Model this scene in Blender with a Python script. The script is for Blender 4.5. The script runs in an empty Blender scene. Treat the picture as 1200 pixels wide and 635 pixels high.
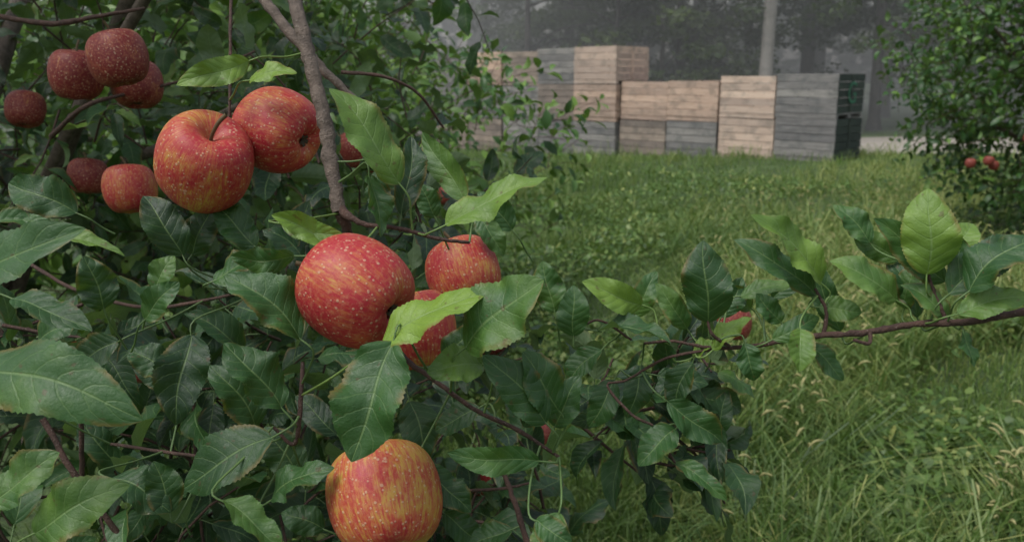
import bpy, math, random
import numpy as np
from mathutils import Vector
rng = np.random.default_rng(7)
random.seed(7)
sc = bpy.context.scene
R = math.radians

# ------------------------------------------------------------------ camera
PITCH = R(12.8)
CAM = np.array([0.0, 0.0, 1.5])
cd = bpy.data.cameras.new("camera")
cam = bpy.data.objects.new("camera", cd)
sc.collection.objects.link(cam)
cam.location = CAM
cam.rotation_euler = (R(90) - PITCH, 0, 0)
cd.sensor_width = 36; cd.lens = 30
cd.clip_start = 0.02; cd.clip_end = 1000
cd.dof.use_dof = True; cd.dof.focus_distance = 0.67; cd.dof.aperture_fstop = 13
sc.camera = cam
FWD = np.array([0, math.cos(PITCH), -math.sin(PITCH)])
UP = np.array([0, math.sin(PITCH), math.cos(PITCH)])
RT = np.array([1.0, 0, 0])
def site(u, v, d):
    """surveyed bearing + true distance (m) from the photographer's station -> world position"""
    return CAM + d * (FWD + RT * (u - 600) / 1000 + UP * (317.5 - v) / 1000)

# ------------------------------------------------------------------ helpers
def empty(name, loc=(0, 0, 0)):
    o = bpy.data.objects.new(name, None)
    o.location = loc
    o.empty_display_size = 0.1
    sc.collection.objects.link(o)
    return o

def make_mesh(name, V, Q, uv=None, tint=None, mats=(), mi=None, smooth=True, parent=None):
    V = np.asarray(V, dtype=np.float32); Q = np.asarray(Q, dtype=np.int32)
    me = bpy.data.meshes.new(name)
    me.vertices.add(len(V)); me.vertices.foreach_set("co", V.ravel())
    me.loops.add(Q.size); me.loops.foreach_set("vertex_index", Q.ravel())
    me.polygons.add(len(Q)); me.polygons.foreach_set("loop_start", np.arange(0, Q.size, 4, dtype=np.int32))
    for m in mats: me.materials.append(m)
    if mi is not None: me.polygons.foreach_set("material_index", np.asarray(mi, dtype=np.int32))
    me.polygons.foreach_set("use_smooth", np.full(len(Q), smooth, dtype=bool))
    me.update(calc_edges=True)
    if uv is not None:
        l = me.uv_layers.new(name="UVMap")
        l.data.foreach_set("uv", np.asarray(uv, dtype=np.float32)[Q.ravel()].ravel())
    if tint is not None:
        a = me.attributes.new("tint", 'FLOAT', 'POINT')
        a.data.foreach_set("value", np.asarray(tint, dtype=np.float32))
    o = bpy.data.objects.new(name, me)
    sc.collection.objects.link(o)
    if parent: o.parent = parent
    return o

class Acc:
    def __init__(s): s.V=[]; s.Q=[]; s.U=[]; s.T=[]; s.n=0
    def add(s, V, Q, U=None, T=0.5):
        V=np.asarray(V); s.V.append(V); s.Q.append(np.asarray(Q)+s.n)
        s.U.append(np.zeros((len(V),2)) if U is None else np.asarray(U))
        s.T.append(np.full(len(V),T) if np.isscalar(T) else np.asarray(T)); s.n+=len(V)
    def build(s, name, mats, parent=None, smooth=True):
        return make_mesh(name, np.concatenate(s.V), np.concatenate(s.Q), np.concatenate(s.U), np.concatenate(s.T), mats, None, smooth, parent)

def nrm(v):
    v=np.asarray(v,float); return v/(np.linalg.norm(v)+1e-12)

def catmull(P, k):
    P=np.asarray(P,float); P=np.vstack([2*P[0]-P[1],P,2*P[-1]-P[-2]])
    out=[]
    for i in range(1,len(P)-2):
        for j in range(k):
            t=j/k
            out.append(.5*((2*P[i])+(-P[i-1]+P[i+1])*t+(2*P[i-1]-5*P[i]+4*P[i+1]-P[i+2])*t*t+(-P[i-1]+3*P[i]-3*P[i+1]+P[i+2])*t**3))
    out.append(P[-2]); return np.array(out)

def tube(acc, P, rad, sides=8, knob=0.0, T=0.5):
    P=np.asarray(P,float); n=len(P)
    rad=np.asarray(rad,float)*np.ones(n)
    tg=np.gradient(P,axis=0); tg/= (np.linalg.norm(tg,axis=1)[:,None]+1e-12)
    ref=np.array([0.31,0.2,0.93]) if abs(tg[0][2])<.9 else np.array([1,0.1,0])
    V=[]
    for i in range(n):
        a=nrm(np.cross(tg[i],ref)); b=np.cross(tg[i],a)
        th=np.linspace(0,2*math.pi,sides,endpoint=False)
        r=rad[i]*(1+knob*rng.normal(size=sides)*.5+knob*rng.normal())
        V.append(P[i]+(np.cos(th)*r)[:,None]*a+(np.sin(th)*r)[:,None]*b)
    V=np.concatenate(V)
    i=np.arange(n-1)[:,None]*sides; j=np.arange(sides)[None]; j2=(j+1)%sides
    Q=np.stack([i+j,i+j2,i+sides+j2,i+sides+j],-1).reshape(-1,4)
    u=np.stack([np.tile(np.arange(sides)/sides,n),np.repeat(np.linspace(0,1,n),sides)],1)
    acc.add(V,Q,u,T)

# ------------------------------------------------------------------ node helpers
def mat(name):
    m=bpy.data.materials.new(name); m.use_nodes=True
    nt=m.node_tree; nt.nodes.clear()
    return m,nt
def N(nt,t,**kw):
    n=nt.nodes.new(t)
    for k,v in kw.items():
        if k.startswith('i_'):
            key=k[2:]; key=int(key) if key.isdigit() else key.replace('_',' ')
            n.inputs[key].default_value=v
        else: setattr(n,k,v)
    return n
def L(nt,a,b): nt.links.new(a,b)
def math_n(nt,op,a,b=None,c=None):
    n=nt.nodes.new('ShaderNodeMath'); n.operation=op
    for i,x in enumerate((a,b,c)):
        if x is None: continue
        if isinstance(x,(int,float)): n.inputs[i].default_value=x
        else: nt.links.new(x,n.inputs[i])
    return n.outputs[0]
def mixc(nt,f,a,b,mode='MIX'):
    n=nt.nodes.new('ShaderNodeMix'); n.data_type='RGBA'; n.blend_type=mode
    for s,x in ((0,f),(6,a),(7,b)):
        if isinstance(x,(int,float)): n.inputs[s].default_value=x
        elif isinstance(x,tuple): n.inputs[s].default_value=(*x,1)
        else: nt.links.new(x,n.inputs[s])
    return n.outputs[2]
def ramp(nt,f,stops):
    n=nt.nodes.new('ShaderNodeValToRGB'); e=n.color_ramp.elements
    while len(e)<len(stops): e.new(.5)
    for k,(p,c) in enumerate(stops): e[k].position=p; e[k].color=(*c,1) if len(c)==3 else c
    nt.links.new(f,n.inputs[0]); return n.outputs[0]
def maprange(nt,v,a,b,c=0.,d=1.):
    n=nt.nodes.new('ShaderNodeMapRange'); n.interpolation_type='SMOOTHSTEP'
    nt.links.new(v,n.inputs[0])
    for i,x in zip((1,2,3,4),(a,b,c,d)): n.inputs[i].default_value=x
    return n.outputs[0]
def noise(nt,vec,scale,detail=3,rough=.5):
    n=N(nt,'ShaderNodeTexNoise'); n.inputs['Scale'].default_value=scale; n.inputs['Detail'].default_value=detail; n.inputs['Roughness'].default_value=rough
    if vec is not None: nt.links.new(vec,n.inputs['Vector'])
    return n.outputs[0]

def leaf_material(name, dark, midc, bright, back, trans=.22, rough=.36, veins=True):
    m,nt=mat(name)
    at=N(nt,'ShaderNodeAttribute',attribute_name='tint')
    geo=N(nt,'ShaderNodeNewGeometry')
    nz=noise(nt,geo.outputs['Position'],35 if veins else 3,3)
    t=math_n(nt,'ADD',at.outputs['Fac'],math_n(nt,'MULTIPLY',math_n(nt,'SUBTRACT',nz,.5),.5))
    col=ramp(nt,t,[(0,dark),(.5,midc),(1,bright)])
    out=N(nt,'ShaderNodeOutputMaterial'); p=N(nt,'ShaderNodeBsdfPrincipled')
    p.inputs['Roughness'].default_value=rough
    if veins:
        uv=N(nt,'ShaderNodeUVMap'); s=N(nt,'ShaderNodeSeparateXYZ'); L(nt,uv.outputs[0],s.inputs[0])
        a=math_n(nt,'ABSOLUTE',math_n(nt,'SUBTRACT',math_n(nt,'MULTIPLY',s.outputs[0],2.),1.))
        mid=maprange(nt,a,.06,.015)
        wob=math_n(nt,'MULTIPLY',math_n(nt,'SUBTRACT',noise(nt,geo.outputs['Position'],55,2),.5),.09)
        ph=math_n(nt,'MULTIPLY',math_n(nt,'ADD',math_n(nt,'SUBTRACT',s.outputs[1],math_n(nt,'MULTIPLY',math_n(nt,'POWER',a,1.25),.20)),wob),2*math.pi*7.5)
        sn=math_n(nt,'SINE',ph)
        lat=maprange(nt,sn,.90,1.)
        v=math_n(nt,'MAXIMUM',mid,math_n(nt,'MULTIPLY',lat,.38))
        col2=mixc(nt,math_n(nt,'MULTIPLY',v,.5),col,(.20,.30,.11))
        fine=noise(nt,geo.outputs['Position'],420,4,.7)
        hgt=math_n(nt,'ADD',math_n(nt,'MULTIPLY',lat,-.7),math_n(nt,'ADD',math_n(nt,'MULTIPLY',mid,-1.1),math_n(nt,'MULTIPLY',fine,1.5)))
        hgt=math_n(nt,'ADD',hgt,math_n(nt,'MULTIPLY',sn,-.26))
        b=N(nt,'ShaderNodeBump',i_Strength=.40,i_Distance=.0011); L(nt,hgt,b.inputs['Height']); L(nt,b.outputs[0],p.inputs['Normal'])
        spot=maprange(nt,noise(nt,geo.outputs['Position'],150,2),.66,.72)
        col2=mixc(nt,math_n(nt,'MULTIPLY',spot,.55),col2,(.09,.05,.02))
        edge=math_n(nt,'MULTIPLY',maprange(nt,a,.72,1.),maprange(nt,noise(nt,geo.outputs['Position'],28,3),.50,.60))
        col2=mixc(nt,math_n(nt,'MULTIPLY',edge,.65),col2,(.18,.12,.03))
        rr=maprange(nt,fine,.3,.7,rough-.06,rough+.16); L(nt,rr,p.inputs['Roughness'])
    else: col2=col
    fc=mixc(nt,geo.outputs['Backfacing'],col2,mixc(nt,.6,col2,back))
    L(nt,fc,p.inputs['Base Color'])
    tr=N(nt,'ShaderNodeBsdfTranslucent'); L(nt,mixc(nt,.6,fc,(.18,.32,.03)),tr.inputs[0])
    mx=N(nt,'ShaderNodeMixShader'); mx.inputs[0].default_value=trans
    L(nt,p.outputs[0],mx.inputs[1]); L(nt,tr.outputs[0],mx.inputs[2]); L(nt,mx.outputs[0],out.inputs[0])
    return m
M_leaf=leaf_material("apple_leaf",(.008,.030,.013),(.036,.105,.024),(.19,.31,.04),(.18,.26,.13),rough=.40,trans=.18)
M_leaffar=leaf_material("apple_leaf_far",(.012,.038,.012),(.045,.12,.024),(.18,.31,.05),(.15,.24,.08),veins=False,rough=.45,trans=.22)
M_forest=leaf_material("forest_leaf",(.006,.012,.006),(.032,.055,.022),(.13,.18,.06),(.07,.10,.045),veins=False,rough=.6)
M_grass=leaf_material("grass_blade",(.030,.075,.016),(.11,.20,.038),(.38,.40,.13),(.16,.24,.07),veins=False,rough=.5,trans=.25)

def bark(name,c1,c2,scale):
    m,nt=mat(name); out=N(nt,'ShaderNodeOutputMaterial'); p=N(nt,'ShaderNodeBsdfPrincipled',i_Roughness=.7)
    geo=N(nt,'ShaderNodeNewGeometry')
    n1=noise(nt,geo.outputs['Position'],scale,5,.65); n2=noise(nt,geo.outputs['Position'],scale*4,4,.7)
    c=ramp(nt,n1,[(.3,c1),(.7,c2)])
    sp=maprange(nt,n2,.62,.68); c=mixc(nt,math_n(nt,'MULTIPLY',sp,.5),c,(.32,.29,.24))
    L(nt,c,p.inputs[0]); b=N(nt,'ShaderNodeBump',i_Strength=.8,i_Distance=.25/scale)
    L(nt,math_n(nt,'ADD',n1,n2),b.inputs['Height']); L(nt,b.outputs[0],p.inputs['Normal']); L(nt,p.outputs[0],out.inputs[0]); return m
M_bark=bark("apple_bark",(.055,.04,.03),(.19,.145,.115),90)
M_twig=bark("apple_twig_bark",(.035,.018,.013),(.10,.05,.035),110)
M_trunk=bark("forest_bark",(.025,.022,.02),(.08,.072,.062),4)
M_trunkl=bark("pale_forest_bark",(.22,.21,.19),(.42,.40,.36),5)

def apple_mat(name,red,rc=(.36,.022,.032),yc=(.48,.28,.055),mid=(.43,.085,.04)):
    m,nt=mat(name); out=N(nt,'ShaderNodeOutputMaterial'); p=N(nt,'ShaderNodeBsdfPrincipled',i_Roughness=.33)
    p.inputs['Specular IOR Level'].default_value=.36
    tc=N(nt,'ShaderNodeTexCoord')
    oi=N(nt,'ShaderNodeObjectInfo')
    off=N(nt,'ShaderNodeVectorMath',operation='ADD'); L(nt,tc.outputs['Object'],off.inputs[0])
    rv=N(nt,'ShaderNodeCombineXYZ'); rr=math_n(nt,'MULTIPLY',oi.outputs['Random'],9.); L(nt,rr,rv.inputs[2]); L(nt,rv.outputs[0],off.inputs[1])
    s=N(nt,'ShaderNodeSeparateXYZ'); L(nt,tc.outputs['Object'],s.inputs[0])
    ang=math_n(nt,'ARCTAN2',s.outputs[1],s.outputs[0])
    cv=N(nt,'ShaderNodeCombineXYZ'); L(nt,math_n(nt,'MULTIPLY',math_n(nt,'COSINE',ang),13.),cv.inputs[0]); L(nt,math_n(nt,'MULTIPLY',math_n(nt,'SINE',ang),13.),cv.inputs[1]); L(nt,math_n(nt,'ADD',math_n(nt,'MULTIPLY',s.outputs[2],58.),rr),cv.inputs[2])
    st=noise(nt,cv.outputs[0],1.4,6,.75)
    st=maprange(nt,st,.34,.66)
    big=noise(nt,off.outputs[0],26,4,.6)
    big=maprange(nt,big,.25,.75)
    f=math_n(nt,'ADD',math_n(nt,'ADD',math_n(nt,'MULTIPLY',st,.44),math_n(nt,'MULTIPLY',big,.60)),red)
    c=ramp(nt,f,[(.22,yc),(.50,mid),(.78,rc)])
    fine=noise(nt,off.outputs[0],300,4,.7)
    c=mixc(nt,math_n(nt,'MULTIPLY',maprange(nt,fine,.45,.72),.5),c,(.50,.23,.12))
    v=N(nt,'ShaderNodeTexVoronoi',i_Scale=250.); L(nt,off.outputs[0],v.inputs['Vector'])
    sz=math_n(nt,'MULTIPLY',noise(nt,off.outputs[0],120,1),.38)
    dot=maprange(nt,math_n(nt,'SUBTRACT',v.outputs['Distance'],sz),.08,-.02)
    c=mixc(nt,math_n(nt,'MULTIPLY',dot,.5),c,(.60,.42,.27))
    L(nt,c,p.inputs[0])
    b=N(nt,'ShaderNodeBump',i_Strength=.4,i_Distance=.0007); L(nt,math_n(nt,'ADD',fine,dot),b.inputs['Height']); L(nt,b.outputs[0],p.inputs['Normal'])
    L(nt,maprange(nt,fine,.3,.7,.38,.60),p.inputs['Roughness'])
    L(nt,p.outputs[0],out.inputs[0]); return m
MA_red=apple_mat("apple_skin_red",.20)
MA_mix=apple_mat("apple_skin_mixed",.07)
MA_yel=apple_mat("apple_skin_streaked",-.05)
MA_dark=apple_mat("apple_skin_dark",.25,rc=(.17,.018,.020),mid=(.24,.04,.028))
def plain(name,c,r=.7):
    m,nt=mat(name); out=N(nt,'ShaderNodeOutputMaterial'); p=N(nt,'ShaderNodeBsdfPrincipled',i_Roughness=r)
    geo=N(nt,'ShaderNodeNewGeometry'); n=noise(nt,geo.outputs['Position'],200,3)
    L(nt,mixc(nt,n,tuple(x*.6 for x in c),tuple(min(1,x*1.4) for x in c)),p.inputs[0]); L(nt,p.outputs[0],out.inputs[0]); return m
M_calyx=plain("apple_calyx",(.05,.035,.02))
M_stem=plain("apple_stem",(.10,.07,.03))
M_seed=plain("grass_seed",(.33,.31,.13))

# ------------------------------------------------------------------ apple
prof=catmull([(0,.60),(.07,.61),(.19,.73),(.36,.84),(.56,.86),(.76,.76),(.92,.53),(.995,.22),(1.,-.07),(.955,-.36),(.85,-.62),(.69,-.81),(.51,-.90),(.34,-.90),(.2,-.83),(.09,-.75),(0,-.73)],3)
def apple(center,diam,calyx_dir,material,name="apple",seed=0,parent=None):
    r_=np.random.default_rng(seed+50); seg=44; n=len(prof); th=np.linspace(0,2*math.pi,seg,endpoint=False)
    R0=diam/2; p1,p2=r_.uniform(0,6.28,2)
    V=[]
    for (r,z) in prof:
        r=max(r,.002)
        low=max(0,-z)
        rr=r*(1+.03*low*np.cos(5*th+p1)+.02*np.cos(2*th+p2)+.010*np.cos(3*th+p1))
        zz=z+.02*low*np.cos(5*th+p1)*(r<.75)+.03*r*np.cos(th+p2)
        V.append(np.stack([rr*np.cos(th),rr*np.sin(th),zz*np.ones(seg)],1)*R0)
    V=np.concatenate(V); i=np.arange(n-1)[:,None]*seg; j=np.arange(seg)[None]; j2=(j+1)%seg
    Q=np.stack([i+j,i+seg+j,i+seg+j2,i+j2],-1).reshape(-1,4)
    acc=Acc(); acc.add(V,Q); nb=len(Q)
    s=catmull([(0,0,.55),(.02,.02,.8),(.09,.03,1.05),(.2,.02,1.25)],4)*R0
    tube(acc,s,np.linspace(.035,.05,len(s))*R0,6); ns=sum(len(q) for q in acc.Q)-nb
    for k in range(5):
        a=k*2*math.pi/5+p1; d=np.array([math.cos(a),math.sin(a),0]); e=np.array([-math.sin(a),math.cos(a),0])
        P=[(0*d-e*.05),(0*d+e*.05),(.12*d+e*.05),(.12*d-e*.05),(.17*d-e*.01),(.17*d+e*.01)]
        Z=[-.74,-.74,-.84,-.84,-.80,-.80]
        acc.add(np.array([p+np.array([0,0,z]) for p,z in zip(P,Z)])*R0,[(0,1,2,3),(3,2,5,4)])
    tot=sum(len(q) for q in acc.Q); mi=np.full(tot,2); mi[:nb]=0; mi[nb:nb+ns]=1
    o=make_mesh(name,np.concatenate(acc.V),np.concatenate(acc.Q),None,None,(material,M_stem,M_calyx),mi,True,parent)
    o.location=center
    z=-Vector(nrm(calyx_dir)); o.rotation_mode='QUATERNION'; o.rotation_quaternion=z.to_track_quat('Z','Y')
    return o
APP=[
 (417,341,130,.080,(.84,-.40,-.34),MA_red),
 (325,153,98,.074,(.84,-.40,-.26),MA_red),
 (240,190,112,.080,(-.42,.45,-.78),MA_mix),
 (543,321,88,.070,(.3,-.45,-.8),MA_mix),
 (488,386,96,.070,(.2,-.3,-.9),MA_mix),
 (451,582,132,.082,(.25,-.6,-.75),MA_yel),
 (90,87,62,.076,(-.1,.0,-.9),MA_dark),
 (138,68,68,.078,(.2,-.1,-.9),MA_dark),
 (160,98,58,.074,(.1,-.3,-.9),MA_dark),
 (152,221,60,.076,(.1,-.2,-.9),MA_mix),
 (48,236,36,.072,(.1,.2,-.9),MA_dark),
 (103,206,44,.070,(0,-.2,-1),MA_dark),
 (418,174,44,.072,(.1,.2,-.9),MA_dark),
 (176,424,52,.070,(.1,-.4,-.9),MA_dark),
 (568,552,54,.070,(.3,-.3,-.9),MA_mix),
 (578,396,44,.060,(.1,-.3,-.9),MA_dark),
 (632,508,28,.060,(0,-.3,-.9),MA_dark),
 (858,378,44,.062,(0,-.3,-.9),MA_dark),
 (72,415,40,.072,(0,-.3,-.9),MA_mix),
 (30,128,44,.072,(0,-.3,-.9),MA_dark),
]
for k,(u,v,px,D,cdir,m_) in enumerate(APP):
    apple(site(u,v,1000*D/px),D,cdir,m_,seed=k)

# ------------------------------------------------------------------ leaf shapes
def leaf_shape(nl,nw,W=.55,fold=.3,arch=.12,wave=.0,serr=0.,twist=0.,curl=0.,seed=0):
    r_=np.random.default_rng(seed)
    t=np.linspace(0,1,nl+1); hw=W/2*(t**.60)*((1-t)**.76)/.395
    hw=np.maximum(hw,.006)
    if serr>0:
        hw=hw*(1+serr*np.where(np.arange(nl+1)%2==0,1,-1)*np.clip(hw/(W/2),0,1)*r_.uniform(.5,1.5,nl+1))
    s=np.linspace(-1,1,2*nw+1); T,S=np.meshgrid(t,s,indexing='ij')
    H=hw[:,None]; ph=r_.uniform(0,6.28); ph2=r_.uniform(0,6.28)
    x=S*H*math.cos(fold); a=np.abs(S)
    z=a*H*math.sin(fold)-curl*(a**2)*H+arch*4*T*(1-T)+wave*H*a*np.sin(2*math.pi*1.7*T+ph+ (S>0)*ph2)+wave*.35*H*a*a*np.sin(2*math.pi*4.3*T+ph2)
    x=x+.04*np.sin(math.pi*T+ph)*np.sin(math.pi*T)
    y=T+0*S
    tw=twist*(T-.3); x,z=x*np.cos(tw), z+x*np.sin(tw)
    V=np.stack([x,y,z],-1).reshape(-1,3); U=np.stack([(S+1)/2,T],-1).reshape(-1,2)
    c=2*nw+1; i=np.arange(nl)[:,None]*c; j=np.arange(2*nw)[None]
    Q=np.stack([i+j,i+j+1,i+c+j+1,i+c+j],-1).reshape(-1,4)
    return V,Q,U
def with_petiole(V,Q,U,l=.3):
    acc=Acc(); acc.add(V,Q,U)
    P=np.array([(0,0.02,0),(0,-l*.5,-.02),(0,-l,-.08)]); a2=Acc(); tube(a2,P,[.010,.012,.016],3)
    acc.add(a2.V[0],a2.Q[0],np.tile([.5,.02],(len(a2.V[0]),1)))
    return np.concatenate(acc.V),np.concatenate(acc.Q),np.concatenate(acc.U)
TEMPL_NEAR=[with_petiole(*leaf_shape(13,2,W=w,fold=f,arch=a,wave=wv,serr=.022,twist=tw,curl=cu,seed=k)) for k,(w,f,a,wv,tw,cu) in enumerate(
 [(.50,.25,.10,.2,.2,.1),(.56,.45,.14,.25,-.4,.1),(.46,.15,.06,.3,.5,.2),(.54,.6,.18,.15,.1,0),(.50,.3,-.05,.25,-.3,.0),(.58,.1,.16,.3,.3,.35),(.45,.7,.1,.2,.6,.1)])]
TEMPL_FAR=[leaf_shape(4,1,W=w,fold=f,arch=a,seed=k) for k,(w,f,a) in enumerate([(.55,.3,.1),(.6,.5,.15),(.5,.15,.05),(.58,.6,.12)])]
class Leaves:
    def __init__(s,templ): s.t=templ; s.O=[[] for _ in templ]; s.M=[[] for _ in templ]; s.T=[[] for _ in templ]
    def add(s,o,y,nh,L_,tint):
        y=nrm(y); x=nrm(np.cross(y,nh)); z=np.cross(x,y); k=random.randrange(len(s.t))
        s.O[k].append(o); s.M[k].append(np.stack([x,y,z],1)*L_); s.T[k].append(tint)
    def build(s,name,m,parent):
        acc=Acc()
        for k,(tv,tq,tu) in enumerate(s.t):
            if not s.O[k]: continue
            O=np.array(s.O[k]); M=np.array(s.M[k]); T=np.array(s.T[k]); n=len(O); nv=len(tv)
            V=(np.einsum('nij,vj->nvi',M,tv)+O[:,None]).reshape(-1,3)
            Q=(tq[None]+(np.arange(n)*nv)[:,None,None]).reshape(-1,4)
            acc.add(V,Q,np.tile(tu,(n,1)),np.repeat(T,nv))
        return acc.build(name,[m],parent)
def twig(lv,tw,p,d,length,nleaf,size,tintf,rad=.0022,sides=4):
    d=nrm(d); side=nrm(np.cross(d,rng.normal(size=3)))
    pts=np.array([p+d*length*t+side*length*.12*math.sin(3*t)+np.array([0,0,-.12*length*t*t]) for t in np.linspace(0,1,5)])
    tube(tw,pts,np.linspace(rad,rad*.5,5),sides)
    for i in range(nleaf):
        t=.15+.85*(i+rng.uniform(0,.6))/nleaf
        o=p+d*length*t+side*length*.12*math.sin(3*t)+np.array([0,0,-.12*length*t*t])
        a=i*2.4+rng.uniform(-.5,.5); b1=side; b2=np.cross(d,side)
        out=math.cos(a)*b1+math.sin(a)*b2
        y=nrm(d*rng.uniform(.2,.9)+out*1.0+np.array([0,0,rng.uniform(-.8,.25)]))
        nh=nrm(np.array([0,0,1.0])+rng.normal(size=3)*.5+d*.2+np.array([0,-.25,0]))
        sz=size*rng.uniform(.55,1.2)
        lv.add(o+y*sz*.28,y,nh,sz,tintf(o))
def crown(lv,tw,c,r,n,size,tintf,nleaf=8,length=.22,reject=None,shell=2.6):
    c=np.array(c,float); r=np.array(r,float); k=0
    while k<n:
        u=nrm(rng.normal(size=3)); q=rng.uniform()**(1/shell); p=c+u*q*r
        if p[2]<.12: continue
        if q>.8 and math.sin(p[0]*7+p[2]*5)+math.sin(p[1]*6-p[2]*8)<-.5: continue
        if reject and reject(p): continue
        d=nrm(u*r+np.array([0,0,.25*np.linalg.norm(r)])+rng.normal(size=3)*.5*np.linalg.norm(r))
        twig(lv,tw,p-d*length*.5,d,length*rng.uniform(.7,1.3),nleaf,size,tintf); k+=1

# ------------------------------------------------------------------ hero branches
tree=empty("apple_tree",(-1.35,1.9,0))
def tparent(o,par):
    o.parent=par; o.matrix_parent_inverse=par.matrix_world.inverted()
bpy.context.view_layer.update()
limb=Acc(); twg=Acc()
def branch(pts,acc,k=7,sides=10,knob=.06):
    P=np.array([np.append(site(u,v,d),r/1000) for (u,v,d,r) in pts]); S=catmull(P,k)
    S[:,:3]+=rng.normal(size=(len(S),3))*S[:,3:4]*.10
    tube(acc,S[:,:3],S[:,3],sides,knob); return S[:,:3]
left_pts=[]
def LB(pts,acc=twg,**k): left_pts.append(branch(pts,acc,**k))
LB([(300,-190,.95,9),(322,-60,.78,7.5),(345,0,.72,6.4),(360,60,.70,6.0),(378,130,.69,5.8),(388,190,.68,6.2),(398,250,.67,5)],limb,k=9)
LB([(398,245,.67,4.2),(425,262,.66,2.2),(470,268,.655,1.8),(515,280,.66,1.6),(550,284,.67,1.3)])
LB([(398,250,.67,4.5),(420,300,.69,3.4),(450,370,.69,3),(470,415,.66,2.2),(515,450,.63,1.8),(560,482,.62,1.6),(605,503,.62,1.6),(655,535,.62,1.2)])
LB([(250,-60,.9,5),(305,-5,.80,5.2),(345,45,.76,4.6),(385,88,.74,3.8),(425,125,.73,2.2)],limb,k=8)
LB([(272,-40,.8,1.6),(270,30,.76,1.5),(270,90,.75,1.4),(268,155,.74,1.2)])
LB([(585,540,.66,1.8),(600,580,.64,2.0),(612,615,.63,2.2),(630,680,.62,2.4)])
LB([(355,425,.64,1.5),(352,470,.62,1.7),(345,520,.62,1.6),(320,500,.62,1.1)])
LB([(50,490,.8,3),(90,560,.8,2.8),(150,640,.82,3)])
LB([(95,490,.8,2.4),(96,560,.82,2.2),(92,620,.82,2.2)])
LB([(130,520,.75,1.5),(200,530,.72,1.4),(240,535,.7,1.2)])
LB([(400,85,.9,1.8),(450,90,.9,1.8),(490,110,.92,1.6),(520,150,.95,1.3)])
LB([(60,160,1.25,4),(100,125,1.2,3.4),(150,110,1.25,2.6),(230,90,1.3,2.4),(300,60,1.35,2)])
LB([(0,20,1.2,4),(60,28,1.2,4),(110,20,1.2,3),(170,10,1.2,2)])
LB([(545,575,.66,1.4),(590,572,.66,1.2),(620,566,.67,1.0)])
LB([(20,300,.95,2.2),(90,340,.9,2),(170,360,.85,1.8),(250,350,.8,1.6),(330,330,.75,1.4)])
LB([(20,380,1.0,3),(110,420,1.0,2.6),(200,440,1.05,2.4),(330,470,1.05,2.2),(480,560,1.0,2)])
trunkacc=Acc()
tp=[(-1.35,1.9,-.1),(-1.33,1.9,.3),(-1.38,1.92,.7),(-1.32,1.95,1.1)]
S=catmull(tp,6); tube(trunkacc,S,np.linspace(.085,.06,len(S))*1.0,12,.05)
for tgt,r in [((-.35,1.35,2.15),.024),((-1.0,1.2,2.0),.022),((-.5,1.6,1.45),.02),((-2.1,2.2,2.2),.03),((-.75,1.2,.85),.016),((-1.3,2.8,2.3),.03),((-.2,1.1,2.05),.016)]:
    a=np.array([-1.34,1.94,rng.uniform(.6,1.1)]); b=np.array(tgt); m1=a*.65+b*.35+np.array([0,.1,.12]); m2=a*.3+b*.7+np.array([0,.1,.05])
    S=catmull([a,m1,m2,b],7); tube(trunkacc,S,np.linspace(r,r*.35,len(S)),8,.06)
h0=site(300,-190,.95); S=catmull([(-.75,1.3,2.05),(-.5,1.12,1.98),h0],7); tube(trunkacc,S,np.linspace(.016,.009,len(S)),8,.06)

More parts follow.
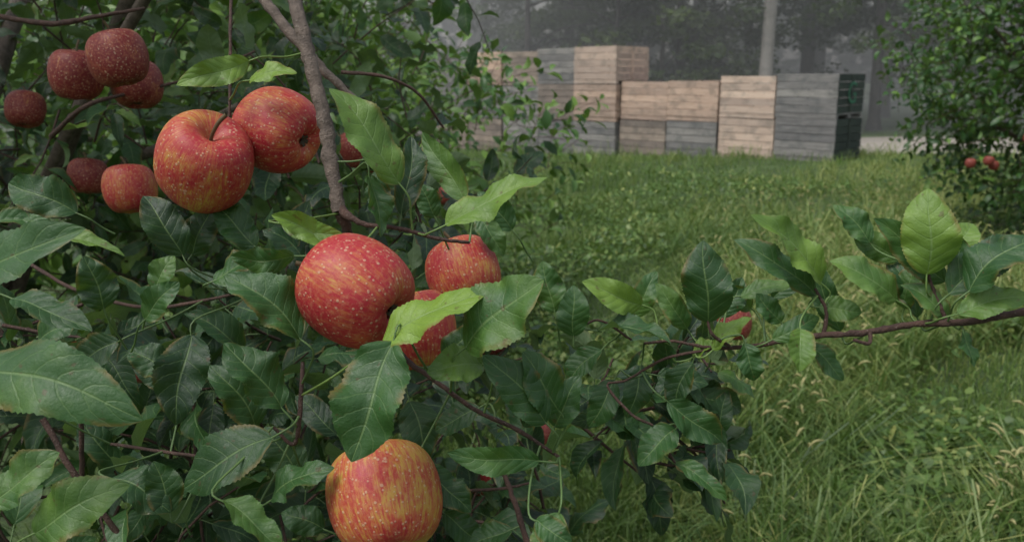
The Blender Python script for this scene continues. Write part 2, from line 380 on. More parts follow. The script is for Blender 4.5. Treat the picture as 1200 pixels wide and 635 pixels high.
# (bx,by,tx,ty,width,d,dd,tint,roll,fold)
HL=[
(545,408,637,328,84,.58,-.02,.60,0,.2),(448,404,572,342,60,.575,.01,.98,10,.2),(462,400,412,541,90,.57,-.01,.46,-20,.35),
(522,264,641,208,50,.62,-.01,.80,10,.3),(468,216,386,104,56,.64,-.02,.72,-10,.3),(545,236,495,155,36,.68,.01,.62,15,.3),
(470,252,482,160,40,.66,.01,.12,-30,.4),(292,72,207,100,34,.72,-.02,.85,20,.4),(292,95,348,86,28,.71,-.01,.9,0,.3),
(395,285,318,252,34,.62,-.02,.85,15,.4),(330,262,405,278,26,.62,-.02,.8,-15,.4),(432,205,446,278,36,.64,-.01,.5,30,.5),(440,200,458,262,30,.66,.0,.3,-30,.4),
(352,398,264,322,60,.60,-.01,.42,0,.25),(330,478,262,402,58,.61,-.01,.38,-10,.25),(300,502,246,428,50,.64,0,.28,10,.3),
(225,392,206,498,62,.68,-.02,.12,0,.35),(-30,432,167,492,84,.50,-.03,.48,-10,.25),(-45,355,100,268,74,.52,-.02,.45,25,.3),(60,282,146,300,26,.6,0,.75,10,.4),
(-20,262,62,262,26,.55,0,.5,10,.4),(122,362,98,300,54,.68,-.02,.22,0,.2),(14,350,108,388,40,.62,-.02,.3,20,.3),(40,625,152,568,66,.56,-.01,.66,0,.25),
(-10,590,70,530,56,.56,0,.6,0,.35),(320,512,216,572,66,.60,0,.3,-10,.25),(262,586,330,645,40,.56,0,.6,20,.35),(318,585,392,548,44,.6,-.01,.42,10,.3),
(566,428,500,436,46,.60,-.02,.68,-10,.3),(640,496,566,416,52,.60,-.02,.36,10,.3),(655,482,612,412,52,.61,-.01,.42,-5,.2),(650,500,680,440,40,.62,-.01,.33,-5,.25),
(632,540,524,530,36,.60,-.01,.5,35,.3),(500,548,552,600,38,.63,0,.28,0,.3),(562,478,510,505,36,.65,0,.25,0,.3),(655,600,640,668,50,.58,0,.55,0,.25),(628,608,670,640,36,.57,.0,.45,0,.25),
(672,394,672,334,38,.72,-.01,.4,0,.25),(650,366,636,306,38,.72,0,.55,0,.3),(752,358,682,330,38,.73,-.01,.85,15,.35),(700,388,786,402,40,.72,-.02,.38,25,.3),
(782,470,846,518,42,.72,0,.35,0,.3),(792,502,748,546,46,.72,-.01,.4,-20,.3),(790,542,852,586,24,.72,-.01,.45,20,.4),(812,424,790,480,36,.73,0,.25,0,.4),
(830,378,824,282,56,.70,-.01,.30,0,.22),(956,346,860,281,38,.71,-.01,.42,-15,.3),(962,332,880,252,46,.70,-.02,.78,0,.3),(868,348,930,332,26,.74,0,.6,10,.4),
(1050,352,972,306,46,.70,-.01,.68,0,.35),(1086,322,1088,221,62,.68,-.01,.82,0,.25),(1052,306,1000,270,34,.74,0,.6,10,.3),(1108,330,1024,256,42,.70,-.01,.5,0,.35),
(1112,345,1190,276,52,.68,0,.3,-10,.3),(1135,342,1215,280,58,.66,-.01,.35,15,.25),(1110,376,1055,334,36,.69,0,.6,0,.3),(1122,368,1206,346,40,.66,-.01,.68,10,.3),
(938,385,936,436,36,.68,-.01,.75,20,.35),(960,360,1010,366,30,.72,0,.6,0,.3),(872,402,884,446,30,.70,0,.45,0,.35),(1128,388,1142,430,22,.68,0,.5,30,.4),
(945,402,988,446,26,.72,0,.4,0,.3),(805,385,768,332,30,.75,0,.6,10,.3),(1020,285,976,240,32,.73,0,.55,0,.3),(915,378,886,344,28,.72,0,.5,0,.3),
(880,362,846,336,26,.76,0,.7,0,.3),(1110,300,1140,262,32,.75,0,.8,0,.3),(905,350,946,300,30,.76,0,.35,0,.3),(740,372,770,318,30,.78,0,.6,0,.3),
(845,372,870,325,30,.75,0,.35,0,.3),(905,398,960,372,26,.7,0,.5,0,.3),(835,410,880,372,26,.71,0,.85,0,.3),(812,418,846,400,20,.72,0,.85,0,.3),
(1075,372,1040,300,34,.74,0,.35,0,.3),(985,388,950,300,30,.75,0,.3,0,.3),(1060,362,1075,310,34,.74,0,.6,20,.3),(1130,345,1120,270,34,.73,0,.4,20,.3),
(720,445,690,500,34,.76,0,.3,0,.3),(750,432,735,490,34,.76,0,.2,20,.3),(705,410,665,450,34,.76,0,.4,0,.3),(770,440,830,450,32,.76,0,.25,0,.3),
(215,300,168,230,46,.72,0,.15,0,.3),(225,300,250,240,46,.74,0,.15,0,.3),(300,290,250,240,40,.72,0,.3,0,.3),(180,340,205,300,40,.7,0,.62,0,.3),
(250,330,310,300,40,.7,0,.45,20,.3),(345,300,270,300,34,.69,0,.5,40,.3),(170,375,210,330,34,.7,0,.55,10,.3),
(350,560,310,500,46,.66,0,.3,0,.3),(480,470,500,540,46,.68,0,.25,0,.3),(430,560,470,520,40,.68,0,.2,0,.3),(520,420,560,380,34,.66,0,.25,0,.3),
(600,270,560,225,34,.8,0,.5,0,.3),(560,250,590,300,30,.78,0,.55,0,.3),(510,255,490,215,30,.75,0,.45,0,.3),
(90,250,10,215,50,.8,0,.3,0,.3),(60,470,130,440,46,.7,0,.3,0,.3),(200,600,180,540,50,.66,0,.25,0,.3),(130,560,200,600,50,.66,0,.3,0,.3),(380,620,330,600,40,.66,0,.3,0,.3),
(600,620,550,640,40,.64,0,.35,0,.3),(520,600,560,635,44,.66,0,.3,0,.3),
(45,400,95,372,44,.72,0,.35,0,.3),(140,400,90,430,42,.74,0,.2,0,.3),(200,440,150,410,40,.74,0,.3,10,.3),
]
rtree=empty("apple_tree",(1.75,.95,0)); bpy.context.view_layer.update()
rl=Acc(); rtw=Acc(); right_pts=[]
def RB(pts,acc=rtw,**k): right_pts.append(branch(pts,acc,**k))
RB([(1700,300,.95,8),(1450,345,.78,5.5),(1300,358,.70,4.6),(1200,366,.68,3.4),(1130,377,.68,3.1),(1070,380,.69,2.8),(1010,390,.69,2.6),(950,394,.70,2.3),(890,404,.71,1.9),(840,408,.715,1.6),(790,400,.72,1.3),(755,402,.73,1.1)],k=9,knob=.09)
RB([(840,408,.715,1.4),(780,420,.72,1.2),(735,445,.73,1.1),(712,452,.73,1.1),(740,485,.72,1.3),(765,498,.72,1.1)])
RB([(740,398,.73,1.1),(700,375,.73,1.0),(672,394,.72,.8)])
RB([(1110,378,.685,2),(1095,345,.69,1.6),(1085,310,.69,1.2)])
RB([(965,394,.70,1.8),(968,365,.70,1.5),(955,338,.70,1.2)])
RB([(1020,388,.69,1.8),(1018,402,.68,1.5),(1000,398,.68,1.4)])
RB([(855,406,.71,1.6),(835,392,.70,1.3),(828,372,.70,1.1)])
RB([(775,500,.72,1.3),(780,520,.72,1.1),(792,545,.72,1)])
tr=site(1700,300,.95); S=catmull([(1.75,.95,-.1),(1.74,.95,.35),(1.78,.97,.75),(1.7,1.0,1.15)],6); tube(rl,S,np.linspace(.08,.055,len(S)),12,.05)
for tgt,r in [(tr,.02),((2.4,.6,2.2),.03),((2.3,1.6,2.1),.03),((1.6,.4,2.3),.028),((1.9,1.3,2.4),.03)]:
    a=np.array([1.75,.98,1.0]); b=np.array(tgt); S=catmull([a,a*.6+b*.4+np.array([0,0,.1]),b],7); tube(rl,S,np.linspace(r,r*.4,len(S)),8,.06)

hero_l=Acc(); hero_r=Acc()
LPTS=np.concatenate(left_pts); RPTS=np.concatenate(right_pts)
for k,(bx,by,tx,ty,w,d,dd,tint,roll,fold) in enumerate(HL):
    B=site(bx,by,d); T=site(tx,ty,d+dd-.01*rng.uniform(-1,1)); y=T-B; Ln=np.linalg.norm(y); y=y/Ln
    toc=nrm(CAM-(B+T)/2); nh=nrm(toc*.85+np.array([0,0,.5])); x=nrm(np.cross(y,nh)); z=np.cross(x,y)
    a=R(roll+rng.uniform(-16,16)); x,z=x*math.cos(a)+z*math.sin(a),-x*math.sin(a)+z*math.cos(a)
    W=w*1.06/1000*d/Ln
    V,Q,U=leaf_shape(48,5,W=min(W,.70),fold=fold*rng.uniform(.8,1.5),arch=rng.uniform(.03,.18),wave=rng.uniform(.14,.34),serr=.028,twist=rng.uniform(-.5,.5),curl=rng.uniform(0,.3),seed=k+300)
    V=B+(V*Ln)@np.stack([x,y,z])
    right=(bx>655 and by<590); acc=hero_r if right else hero_l; pts=RPTS if right else LPTS
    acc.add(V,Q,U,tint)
    dist=np.linalg.norm(pts-(B-y*.02),axis=1); j=dist.argmin()
    tgt=pts[j] if dist[j]<.085 else B-y*.03+np.array([0,.015,-.01])
    P=catmull([B+y*.004,B-y*min(.012,Ln*.2),(B-y*.012+tgt)/2+np.array([0,.002,-.002]),tgt],4)
    a2=Acc(); tube(a2,P,np.linspace(.0007,.0010,len(P)),5); acc.add(a2.V[0],a2.Q[0],np.tile([.5,.02],(len(a2.V[0]),1)),tint)
tparent(hero_l.build("branch_leaves",[M_leaf]),tree); tparent(hero_r.build("branch_leaves",[M_leaf]),rtree)

# ------------------------------------------------------------------ crowns
def tf(base,amp,hi=.12,up=.35):
    def f(o):
        t=base+rng.normal()*amp+.12*math.sin(o[0]*5+o[2]*4)
        if rng.uniform()<hi: t+=up
        return float(np.clip(t,0,1))
    return f
lv=Leaves(TEMPL_NEAR)
crown(lv,twg,(-.95,2.05,1.2),(.92,.6,1.1),360,.078,tf(.20,.14,.16,.45),nleaf=8)
crown(lv,twg,(-.42,.90,1.02),(.36,.13,.30),50,.072,tf(.13,.12,.08),nleaf=7,length=.16)  # inner filler crowns: interior shade is put into their low leaf tint
crown(lv,twg,(-.06,.98,.85),(.2,.18,.26),44,.070,tf(.13,.1,.06),nleaf=8,length=.16)
crown(lv,twg,(-.25,1.25,1.0),(.3,.15,.5),56,.072,tf(.10,.1,.08),nleaf=8,length=.18)
crown(lv,twg,(-1.0,1.5,2.35),(1.2,.9,.45),150,.09,tf(.25,.12),nleaf=8)  # upper crown above the view, added to shade the foliage below
crown(lv,twg,(-1.5,1.2,1.1),(.55,.5,1.0),90,.085,tf(.2,.12),nleaf=7)
tparent(lv.build("crown_leaves",M_leaf,None),tree)
lr=Leaves(TEMPL_NEAR)
crown(lr,rtw,(.135,.86,1.16),(.10,.05,.085),17,.060,tf(.2,.12,.12),nleaf=5,length=.09)
crown(lr,rtw,(2.1,1.1,2.3),(.7,.6,.45),40,.09,tf(.35,.12),nleaf=7)
tparent(lr.build("crown_leaves",M_leaf,None),rtree)
tparent(limb.build("main_branch",[M_bark]),tree); tparent(trunkacc.build("trunk",[M_bark]),tree); tparent(twg.build("twigs",[M_twig]),tree)
tparent(rl.build("trunk",[M_bark]),rtree); tparent(rtw.build("twigs",[M_twig]),rtree)

# ------------------------------------------------------------------ terrain
def H(x,y):
    x=np.asarray(x,float); y=np.asarray(y,float)
    t=np.clip((y-14.5)/7,0,1); t=t*t*(3-2*t)
    return -.30*t*np.clip(1.3-x/12,.3,1)+.018*np.sin(x*1.7+y*.9)+.015*np.sin(y*2.3-x*1.1)+.05*np.clip(1-abs(y-15.5)/2.5,0,1)*np.clip((x-3)/2,0,1)
def apple_tree_far(base,ells,n_list,size,tintf,fruits,mask=None):
    t=empty("apple_tree",base); bpy.context.view_layer.update()
    a=Acc(); b=np.array(base,float); S=catmull([b-[0,0,.1],b+[.03,0,.3],b+[-.02,.03,.7],b+[.03,0,1.1]],5); tube(a,S,np.linspace(.10,.07,len(S)),10,.05)
    lf=Leaves(TEMPL_FAR); tw=Acc()
    for (c,r),n in zip(ells,n_list):
        c=np.array(c,float); r=np.array(r,float)
        for _ in range(8):
            tg=c+nrm(rng.normal(size=3))*r*.7; tg[2]=max(tg[2],.4); st=b+[0,0,rng.uniform(.5,1.05)]
            S=catmull([st,st*.6+tg*.4+[0,0,.15],tg],5); tube(a,S,np.linspace(.03,.006,len(S)),6,.05)
        crown(lf,tw,c,r,n,size,tintf,nleaf=9,length=.34)
    tparent(lf.build("crown_leaves",M_leaffar,None),t); tparent(a.build("trunk",[M_bark]),t); tparent(tw.build("twigs",[M_twig]),t)
    for k,f in enumerate(fruits):
        o=apple(f,.08,(0,.1,-1),MA_dark,"fruit",seed=k); tparent(o,t)
    return t
apple_tree_far((-1.9,5.0,0),[((-1.68,5,1.0),(2.15,1.7,1.0)),((-2.4,5,2.2),(1.5,1.6,1.2)),((-1.3,3.6,1.3),(1.1,.8,1.15))],[760,300,450],.088,tf(.54,.22,.24),[(-.5,3.1,1.2),(-.25,3.3,1.05)])  # leaf tint raised so this tree's leaves look backlit
apple_tree_far((-2.6,9.3,0),[((-2.4,9.3,1.4),(2.3,1.8,1.35)),((-2.8,9.3,2.4),(1.6,1.6,1.1))],[560,240],.10,tf(.54,.18,.18),[])
apple_tree_far((-3.2,13.8,0),[((-3.2,13.8,1.5),(2.2,1.8,1.5))],[380],.12,tf(.45,.16,.12),[])
apple_tree_far((4.8,7.6,0),[((4.8,7.6,1.5),(1.5,1.4,1.4)),((5.1,7.6,2.5),(1.2,1.2,.9))],[1150,260],.088,tf(.36,.2,.16),[(3.60,6.72,.84),(3.73,6.7,.86),(3.80,6.75,.82),(3.9,6.5,1.05),(4.1,6.4,.7)])
apple_tree_far((6.6,4.4,0),[((6.4,4.4,1.6),(1.7,1.3,1.4))],[240],.09,tf(.36,.16,.14),[])

gx=np.unique(np.concatenate([np.linspace(-250,-8,14),np.arange(-8,16,.4),np.linspace(16,250,14)]))
gy=np.unique(np.concatenate([np.linspace(-60,-2,14),np.arange(-2,30,.4),np.linspace(30,420,14)]))
X,Y=np.meshgrid(gx,gy,indexing='ij'); Z=H(X,Y); V=np.stack([X,Y,Z],-1).reshape(-1,3)
i=np.arange(len(gx)-1)[:,None]*len(gy); j=np.arange(len(gy)-1)[None]
Q=np.stack([i+j,i+len(gy)+j,i+len(gy)+j+1,i+j+1],-1).reshape(-1,4)
m,nt=mat("orchard_ground"); out=N(nt,'ShaderNodeOutputMaterial'); p=N(nt,'ShaderNodeBsdfPrincipled',i_Roughness=.9); geo=N(nt,'ShaderNodeNewGeometry')
n1=noise(nt,geo.outputs['Position'],1.3,5,.6); n2=noise(nt,geo.outputs['Position'],22,5,.7)
c=ramp(nt,n2,[(.3,(.018,.03,.009)),(.55,(.05,.09,.022)),(.75,(.12,.155,.048))]); c=mixc(nt,maprange(nt,n1,.4,.7),c,(.07,.115,.03))
L(nt,c,p.inputs[0]); b=N(nt,'ShaderNodeBump',i_Strength=.8,i_Distance=.04); L(nt,n2,b.inputs['Height']); L(nt,b.outputs[0],p.inputs['Normal']); L(nt,p.outputs[0],out.inputs[0])
make_mesh("ground",V,Q,mats=(m,))
m,nt=mat("gravel"); out=N(nt,'ShaderNodeOutputMaterial'); p=N(nt,'ShaderNodeBsdfPrincipled',i_Roughness=.9); geo=N(nt,'ShaderNodeNewGeometry')
c=ramp(nt,noise(nt,geo.outputs['Position'],30,6,.8),[(.3,(.20,.18,.15)),(.7,(.42,.38,.33))]); L(nt,c,p.inputs[0]); L(nt,p.outputs[0],out.inputs[0])
xs=np.linspace(-30,60,180); ys=np.linspace(0,1,10)
def lane_y(x): return 18.0+np.clip((7-x),0,60)*.9, 23.8+np.clip((7-x),0,60)*.9
l0,l1=lane_y(xs); Xg=np.repeat(xs[:,None],10,1); Yg=l0[:,None]+(l1-l0)[:,None]*ys[None]; V=np.stack([Xg,Yg,H(Xg,Yg)+.012],-1).reshape(-1,3)
i=np.arange(179)[:,None]*10; j=np.arange(9)[None]; Q=np.stack([i+j,i+10+j,i+10+j+1,i+j+1],-1).reshape(-1,4); make_mesh("gravel_lane",V,Q,mats=(m,))

# ------------------------------------------------------------------ grass
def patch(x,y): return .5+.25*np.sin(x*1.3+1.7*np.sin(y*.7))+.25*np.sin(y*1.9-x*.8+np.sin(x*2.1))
def blades(n,y0,y1,hmin,hmax,w0,lean,tb,filt=None,acc=None,tuft=0):
    y=np.exp(rng.uniform(math.log(y0),math.log(y1),n)); x=rng.uniform(-.42,.82,n)*y+rng.uniform(-.6,.6,n)
    if tuft:
        m_=n//tuft; cx=x[:m_]; cy=y[:m_]; idx=rng.integers(0,m_,n); x=cx[idx]+rng.normal(size=n)*.035; y=cy[idx]+rng.normal(size=n)*.035
        ct=rng.normal(size=m_)*.18; ch=rng.uniform(.55,1.3,m_); ca=rng.uniform(0,6.28,m_)
    pt=patch(x,y); ex=ct[idx] if tuft else np.zeros(n); eh=ch[idx] if tuft else np.ones(n)
    if filt is not None: k=filt(x,y,pt); x,y,pt,ex,eh=x[k],y[k],pt[k],ex[k],eh[k]
    l0,l1=lane_y(x); k=(y<l0)|(y>l1); x,y,pt,ex,eh=x[k],y[k],pt[k],ex[k],eh[k]; n=len(x)
    h=rng.uniform(hmin,hmax,n)*(.6+.8*pt)*eh; a=rng.uniform(0,2*math.pi,n); fa=rng.uniform(0,2*math.pi,n)
    w=w0*rng.uniform(.6,1.3,n)*(1+y*.10); ln=lean*rng.uniform(.2,1.5,n)
    B=np.stack([x,y,H(x,y)],1); D=np.stack([np.cos(a),np.sin(a),0*a],1); F=np.stack([np.cos(fa),np.sin(fa),0*a],1)*w[:,None]; U_=np.array([0,0,1.])
    hh=h[:,None]; lnn=ln[:,None]
    M1=B+U_*hh*.55+D*hh*lnn*.2; M2=B+U_*hh*.88+D*hh*lnn*.55; T_=B+U_*hh*(1-.35*np.minimum(lnn,1))+D*hh*lnn*1.0
    V=np.stack([B-F*.8,B+F*.8,M1-F,M1+F,M2-F*.7,M2+F*.7,T_-F*.08,T_+F*.08],1).reshape(-1,3)
    q=np.array([[0,1,3,2],[2,3,5,4],[4,5,7,6]]); Q=(q[None]+(np.arange(n)*8)[:,None,None]).reshape(-1,4)
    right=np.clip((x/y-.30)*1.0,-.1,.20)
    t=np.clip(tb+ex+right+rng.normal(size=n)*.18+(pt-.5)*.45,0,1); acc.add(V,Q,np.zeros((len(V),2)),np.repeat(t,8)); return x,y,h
g=Acc()
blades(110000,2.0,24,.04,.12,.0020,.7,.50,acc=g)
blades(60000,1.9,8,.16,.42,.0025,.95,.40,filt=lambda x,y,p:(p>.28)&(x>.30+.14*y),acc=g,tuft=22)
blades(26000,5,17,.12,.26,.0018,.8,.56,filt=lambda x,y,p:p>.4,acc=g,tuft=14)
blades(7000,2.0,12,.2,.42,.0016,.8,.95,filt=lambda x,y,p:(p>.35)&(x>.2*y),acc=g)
blades(12000,14,24,.12,.34,.0018,.5,.55,filt=lambda x,y,p:np.abs((x-5.65)*.692+(y-15.5)*.722+.1)<.45,acc=g)
n=95000; y=np.exp(rng.uniform(math.log(1.9),math.log(13),n)); x=rng.uniform(-.4,.8,n)*y; pt=patch(x*1.4+3,y*1.3); k=(pt>.30)&((x<.45*y+rng.normal(size=n)*.25)|(pt>.8)); x,y=x[k],y[k]; pt=pt[k]; n=len(x)
h=rng.uniform(.03,.08,n)+pt*rng.uniform(0,.20,n); s_=rng.uniform(.007,.021,n)*(1+y*.05); a=rng.uniform(0,6.28,n); til=rng.normal(size=(n,2))*.5
ex=np.stack([np.cos(a),np.sin(a),til[:,0]],1)*s_[:,None]; ey=np.stack([-np.sin(a),np.cos(a),til[:,1]],1)*s_[:,None]*.75
C=np.stack([x,y,H(x,y)+h],1)
V=np.stack([C-ex,C-ex*.3-ey*.8,C+ex*.5-ey*.55,C+ex*1.1,C+ex*.5+ey*.55,C-ex*.3+ey*.8],1).reshape(-1,3)
q=np.array([[0,1,2,3],[0,3,4,5]]); Q=(q[None]+(np.arange(n)*6)[:,None,None]).reshape(-1,4)
g.add(V,Q,None,np.repeat(np.clip(.38+rng.normal(size=n)*.22,0,.9),6))
g.build("grass",[M_grass],smooth=False)
sh=Acc(); shs=Acc()
for _ in range(5600):
    y=math.exp(rng.uniform(math.log(2.2),math.log(9))); x=rng.uniform(.2,.8)*y
    if patch(x,y)<.35 or rng.uniform()>-.22+x/y*1.4: continue
    z=float(H(x,y)); h=rng.uniform(.24,.50); a=rng.uniform(0,6.28); d=np.array([math.cos(a),math.sin(a),0]); b=np.array([x,y,z])
    p1=b+[0,0,h*.5]+d*.02; p2=b+[0,0,h*.85]+d*.05; p3=b+[0,0,h]+d*.08; p4=p3+d*.022+[0,0,.018]; p5=p4+d*.025+[0,0,.002]
    tube(shs,catmull([b,p1,p2,p3],2),.0010,3,T=.6)
    S=catmull([p3,p4,p5],3); tube(sh,S,[.0012,.0032,.0044,.0046,.0040,.0028,.001],5,.2,T=.9)
tparent_g=empty("foxtail_grass",(2,4,0)); bpy.context.view_layer.update()
tparent(sh.build("seed_heads",[M_seed]),tparent_g); tparent(shs.build("stalks",[M_grass]),tparent_g)

# ------------------------------------------------------------------ crates
def wood(name,c1,c2,c3):
    m,nt=mat(name); out=N(nt,'ShaderNodeOutputMaterial'); p=N(nt,'ShaderNodeBsdfPrincipled',i_Roughness=.85)
    tc=N(nt,'ShaderNodeTexCoord'); at=N(nt,'ShaderNodeAttribute',attribute_name='tint'); oi=N(nt,'ShaderNodeObjectInfo')
    mp=N(nt,'ShaderNodeMapping'); mp.inputs['Scale'].default_value=(1.2,1.2,22); L(nt,tc.outputs['Object'],mp.inputs[0])
    off=N(nt,'ShaderNodeVectorMath',operation='ADD'); L(nt,mp.outputs[0],off.inputs[0]); cx=N(nt,'ShaderNodeCombineXYZ'); L(nt,math_n(nt,'MULTIPLY',at.outputs['Fac'],37.),cx.inputs[0]); L(nt,math_n(nt,'MULTIPLY',oi.outputs['Random'],20.),cx.inputs[1]); L(nt,cx.outputs[0],off.inputs[1])
    g1=noise(nt,off.outputs[0],2.2,6,.65)
    o2=N(nt,'ShaderNodeVectorMath',operation='ADD'); L(nt,tc.outputs['Object'],o2.inputs[0]); L(nt,cx.outputs[0],o2.inputs[1])
    st=noise(nt,o2.outputs[0],3.2,5,.65)
    c=ramp(nt,g1,[(.25,c1),(.5,c2),(.75,c3)]); c=mixc(nt,1.,c,ramp(nt,at.outputs['Fac'],[(0,(.66,.66,.69)),(1,(1.12,1.1,1.08))]),'MULTIPLY')
    c=mixc(nt,math_n(nt,'MULTIPLY',maprange(nt,st,.46,.66),.6),c,tuple(v*.42 for v in (c2[0]*.85,c2[1]*.95,c2[2])))
    L(nt,c,p.inputs[0]); b=N(nt,'ShaderNodeBump',i_Strength=.5,i_Distance=.006); L(nt,g1,b.inputs['Height']); L(nt,b.outputs[0],p.inputs['Normal']); L(nt,p.outputs[0],out.inputs[0]); return m
W_tan=wood("wood_tan",(.34,.23,.17),(.53,.385,.30),(.64,.50,.41))
W_pale=wood("wood_pale",(.42,.31,.24),(.60,.46,.37),(.68,.56,.46))
W_grey=wood("wood_weathered",(.12,.115,.11),(.25,.24,.23),(.36,.35,.33))
W_brn=wood("wood_brown_grey",(.17,.14,.12),(.30,.245,.205),(.41,.355,.30))
W_dark=wood("wood_dark_green",(.02,.03,.024),(.045,.062,.05),(.075,.098,.08))
ex_=np.array([.722,-.692,0]); ey_=np.array([.692,.722,0])
S1=1.17
def crate(cx,cy,z,mat_,side_mat,yaw_j):
    acc=Acc(); mi=[]
    def box(x0,x1,y0,y1,z0,z1,t,m_i):
        V=np.array([(x,y,zz) for x in (x0,x1) for y in (y0,y1) for zz in (z0,z1)])
        Q=[(0,1,3,2),(4,6,7,5),(0,4,5,1),(2,3,7,6),(0,2,6,4),(1,5,7,3)]
        acc.add(V,Q,None,t); mi.extend([m_i]*6)
    h=S1/2; hb=.785
    for yy in (-h+.05,0,h-.05): box(-h,h,yy-.045,yy+.045,0,.06,rng.uniform(.1,.5),0)
    box(-h+.01,h-.01,-h+.01,h-.01,.062,.085,.4,0)
    nb=5; z0=.087; bh=(hb-z0)/nb
    for k in range(nb):
        za=z0+k*bh+.005; zb=z0+(k+1)*bh-.005
        for s in (-1,1):
            j_=rng.uniform(-.004,.004)
            box(-h+rng.uniform(0,.010),h-rng.uniform(0,.010),*sorted((s*(h-.022)+j_,s*h+j_)),za,zb,rng.uniform(0,1),0)
            j_=rng.uniform(-.003,.003); box(*sorted((s*(h-.024)+j_,s*(h-.003)+j_)),-h+.026,h-.026,za,zb,rng.uniform(0,1),1 if s>0 else 0)
    for sx in (-1,1):
        for sy in (-1,1):
            box(*sorted((sx*(h-.03),sx*(h-.11))),*sorted((sy*(h-.03),sy*(h-.11))),.09,hb-.002,.5,0)
    box(h+.002,h+.016,-.04,.04,.12,hb-.006,.6,1)
    o=make_mesh("wooden_crate",np.concatenate(acc.V),np.concatenate(acc.Q),None,np.concatenate(acc.T),(mat_,side_mat),mi,False)
    o.location=(cx,cy,z); o.rotation_euler=(rng.uniform(-.008,.008),rng.uniform(-.01,.01),math.atan2(-.692,.722)+yaw_j)
    return o
P0=np.array([5.76,15.35])
stacks=[[W_grey,W_grey],[W_pale,W_pale],[W_grey,W_tan],[W_brn,W_tan],[W_grey,W_tan,W_pale],[W_grey,W_brn,W_grey],[W_grey,W_grey,W_brn],[W_brn,W_grey,W_tan],[W_brn,W_grey,W_grey]]
crates=[]
for s,st in enumerate(stacks):
    a=P0-ex_[:2]*(s+.5)*1.19+ey_[:2]*(S1/2+(0 if s!=4 else -.12)+rng.uniform(-.03,.03))
    zb=float(H(*a))
    for k,mm in enumerate(st):
        crates.append(crate(a[0]+rng.uniform(-.012,.012),a[1]+rng.uniform(-.012,.012),zb+k*.795,mm,W_dark if s==0 else mm,rng.uniform(-.02,.02)))
tcu=bpy.data.curves.new("stencil_letter",'FONT'); tcu.body="G"; tcu.size=.55; tcu.extrude=.001; tcu.align_x='CENTER'; tcu.align_y='CENTER'
to=bpy.data.objects.new("stencil_letter",tcu); sc.collection.objects.link(to); tcu.materials.append(plain("green_paint",(.03,.16,.09)))
to.parent=crates[1]; to.location=(S1/2+.020,0,.43); to.rotation_euler=(R(90),0,R(90))

# ------------------------------------------------------------------ forest
fl=Acc(); ft=Acc(); ftl=Acc()
def cloud(c,r,n,size,tb,shell=2.5):
    u=rng.normal(size=(n,3)); u/=np.linalg.norm(u,axis=1)[:,None]; q=rng.uniform(size=(n,1))**(1/shell)
    C=np.array(c)+u*q*np.array(r); C=C[C[:,2]>-.2]; n=len(C)
    a=rng.normal(size=(n,3)); a[:,2]*=.5; a/=np.linalg.norm(a,axis=1)[:,None]; b=np.cross(a,rng.normal(size=(n,3))+[0,0,.0]); b/=np.linalg.norm(b,axis=1)[:,None]
    s=(size*rng.uniform(.5,1.3,n))[:,None]
    V=np.stack([C-a*s,C-b*s*.5,C+a*s,C+b*s*.5],1).reshape(-1,3); Q=np.arange(4*n).reshape(-1,4)
    fl.add(V,Q,None,np.repeat(np.clip(tb+rng.normal(size=n)*.12,0,1),4))
def ftree(x,y,r,h,pale=False):
    b=np.array([x,y,float(H(x,y))-.2]); l=rng.uniform(-.4,.4,2)*(.3 if pale else 1.); A=ftl if pale else ft
    S=catmull([b,b+[l[0]*.3,l[1]*.3,h*.3],b+[l[0],0,h*.65],b+[l[0]*1.5,l[1],h]],5); rad=np.linspace(r,r*.3,len(S)); rad[0]=r*1.5; tube(A,S,rad,10,.04)
    for _ in range(7):
        z=rng.uniform(.45 if pale else .25,.85)*h; a=rng.uniform(0,6.28); ln=rng.uniform(1.2,3.2); st=b+[l[0]*z/h,0,z]; e=st+np.array([math.cos(a)*ln,math.sin(a)*ln,rng.uniform(.1,1.2)])
        S=catmull([st,(st+e)/2+[0,0,.25],e],4); tube(A,S,np.linspace(r*.3,.02,len(S)),5,.05)
        for _k in range(4): cloud(e+rng.normal(size=3)*[.9,.9,.4],(.8,.8,.32),70,.14,rng.uniform(.3,.8))
    cloud(b+[0,0,h*.9],(2.0,2.0,h*.13),220,.28,.35)
for (x,y,r,h,pl) in [(7.35,25.4,.24,11,1),(1.9,31,.24,10,0),(3.9,34,.26,11,0),(5.6,29,.17,10,0),(9.8,29,.26,11,0),(11.3,27,.2,10,0),(-1,36,.25,10,0),(14.5,34,.28,12,0),(-4,33,.25,10,0),(2.6,38,.24,11,0),(8,38,.26,12,0),(17.5,31,.22,10,0),(21,36,.25,11,0),(-8,38,.25,11,0),(12.6,36,.28,11,0),(5.4,41,.28,12,0),(-2,44,.28,12,0),(18,42,.28,12,0),(0.5,28,.13,9,0),(8.9,33,.2,11,0),(3.3,28,.10,9,0),(6.4,33,.22,11,0),(4.7,27.5,.09,8,0)]:
    ftree(x,y,r,h,pl)
# dark drooping boughs and saplings just behind the lane, right of centre
for _ in range(34):
    x=rng.uniform(4.5,15); y=rng.uniform(27,30.5); z=rng.uniform(2.4,5.6)
    for _k in range(4): cloud((x+rng.normal()*.6,y+rng.normal()*.4,z+rng.normal()*.25),(.75,.6,.24),80,.12,rng.uniform(.0,.3))
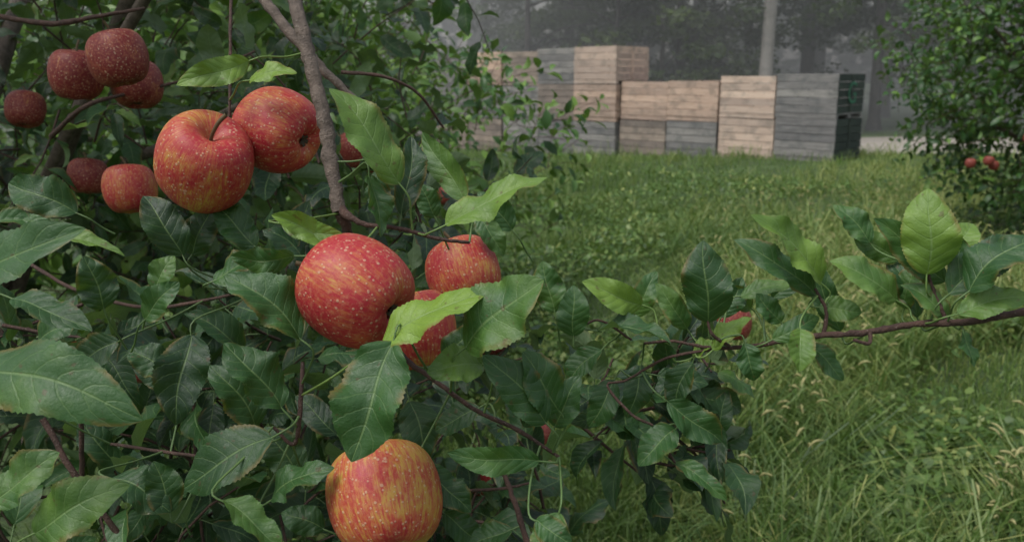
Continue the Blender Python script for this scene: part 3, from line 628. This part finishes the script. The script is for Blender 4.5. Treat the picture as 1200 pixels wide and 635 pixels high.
# canopy on the left, mist haze put into its paler leaf tint
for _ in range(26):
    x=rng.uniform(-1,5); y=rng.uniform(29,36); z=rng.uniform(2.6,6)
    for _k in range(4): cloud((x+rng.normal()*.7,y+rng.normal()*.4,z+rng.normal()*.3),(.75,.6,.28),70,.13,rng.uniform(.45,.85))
for _ in range(40):
    y=rng.uniform(26.5,38); x=rng.uniform(-.45,.75)*y
    if 7<x*25.4/y<7.8: continue
    hh=rng.uniform(.8,2.0); tb=rng.uniform(.1,.6)
    for _k in range(7): cloud((x+rng.normal()*1.1,y+rng.normal()*.7,max(.3,hh+rng.normal()*hh*.45)),(.8,.7,.5),110,.12,tb+rng.normal()*.1)
for x in np.arange(-40,60,3.2):
    cloud((x+rng.uniform(-1,1),rng.uniform(46,52),rng.uniform(2.5,4.5)),(3,1.5,4.5),420,.45,.2)
fo=empty("forest_trees",(6,36,0)); bpy.context.view_layer.update()
tparent(fl.build("forest_foliage",[M_forest],smooth=False),fo); tparent(ft.build("forest_trunks",[M_trunk]),fo); tparent(ftl.build("pale_trunk",[M_trunkl]),fo)

# mist bank hanging among the far trees
bpy.ops.mesh.primitive_cube_add(size=1,location=(8,37,4)); f=bpy.context.object; f.name="mist"; f.scale=(110,30,11)
m,nt=mat("mist_volume"); out=N(nt,'ShaderNodeOutputMaterial'); v=N(nt,'ShaderNodeVolumeScatter'); v.inputs['Color'].default_value=(.97,1,.985,1); v.inputs['Density'].default_value=.042; v.inputs['Anisotropy'].default_value=.0
L(nt,v.outputs[0],out.inputs['Volume']); f.data.materials.append(m)

# ------------------------------------------------------------------ light
w=bpy.data.worlds.new("World"); sc.world=w; w.use_nodes=True; nt=w.node_tree; nt.nodes.clear()
sky=N(nt,'ShaderNodeTexSky'); sky.sky_type='NISHITA'; sky.sun_disc=False; sky.sun_elevation=R(62); sky.sun_rotation=R(235); sky.air_density=1.5; sky.dust_density=3; sky.ozone_density=1
hs=N(nt,'ShaderNodeHueSaturation'); hs.inputs['Saturation'].default_value=.45; L(nt,sky.outputs[0],hs.inputs['Color'])
bg=N(nt,'ShaderNodeBackground'); bg.inputs['Strength'].default_value=.15; L(nt,hs.outputs[0],bg.inputs[0]); o_=N(nt,'ShaderNodeOutputWorld'); L(nt,bg.outputs[0],o_.inputs[0])
sd=bpy.data.lights.new("sun",'SUN'); sd.energy=2.0; sd.angle=R(30); sd.color=(1,.98,.95); so=bpy.data.objects.new("sun",sd); sc.collection.objects.link(so)
az=R(235); el=R(62); dirn=Vector((math.sin(az)*math.cos(el),math.cos(az)*math.cos(el),math.sin(el))); so.rotation_mode='QUATERNION'; so.rotation_quaternion=dirn.to_track_quat('Z','Y')
sc.view_settings.view_transform='Standard'; sc.view_settings.look='None'; sc.view_settings.exposure=0
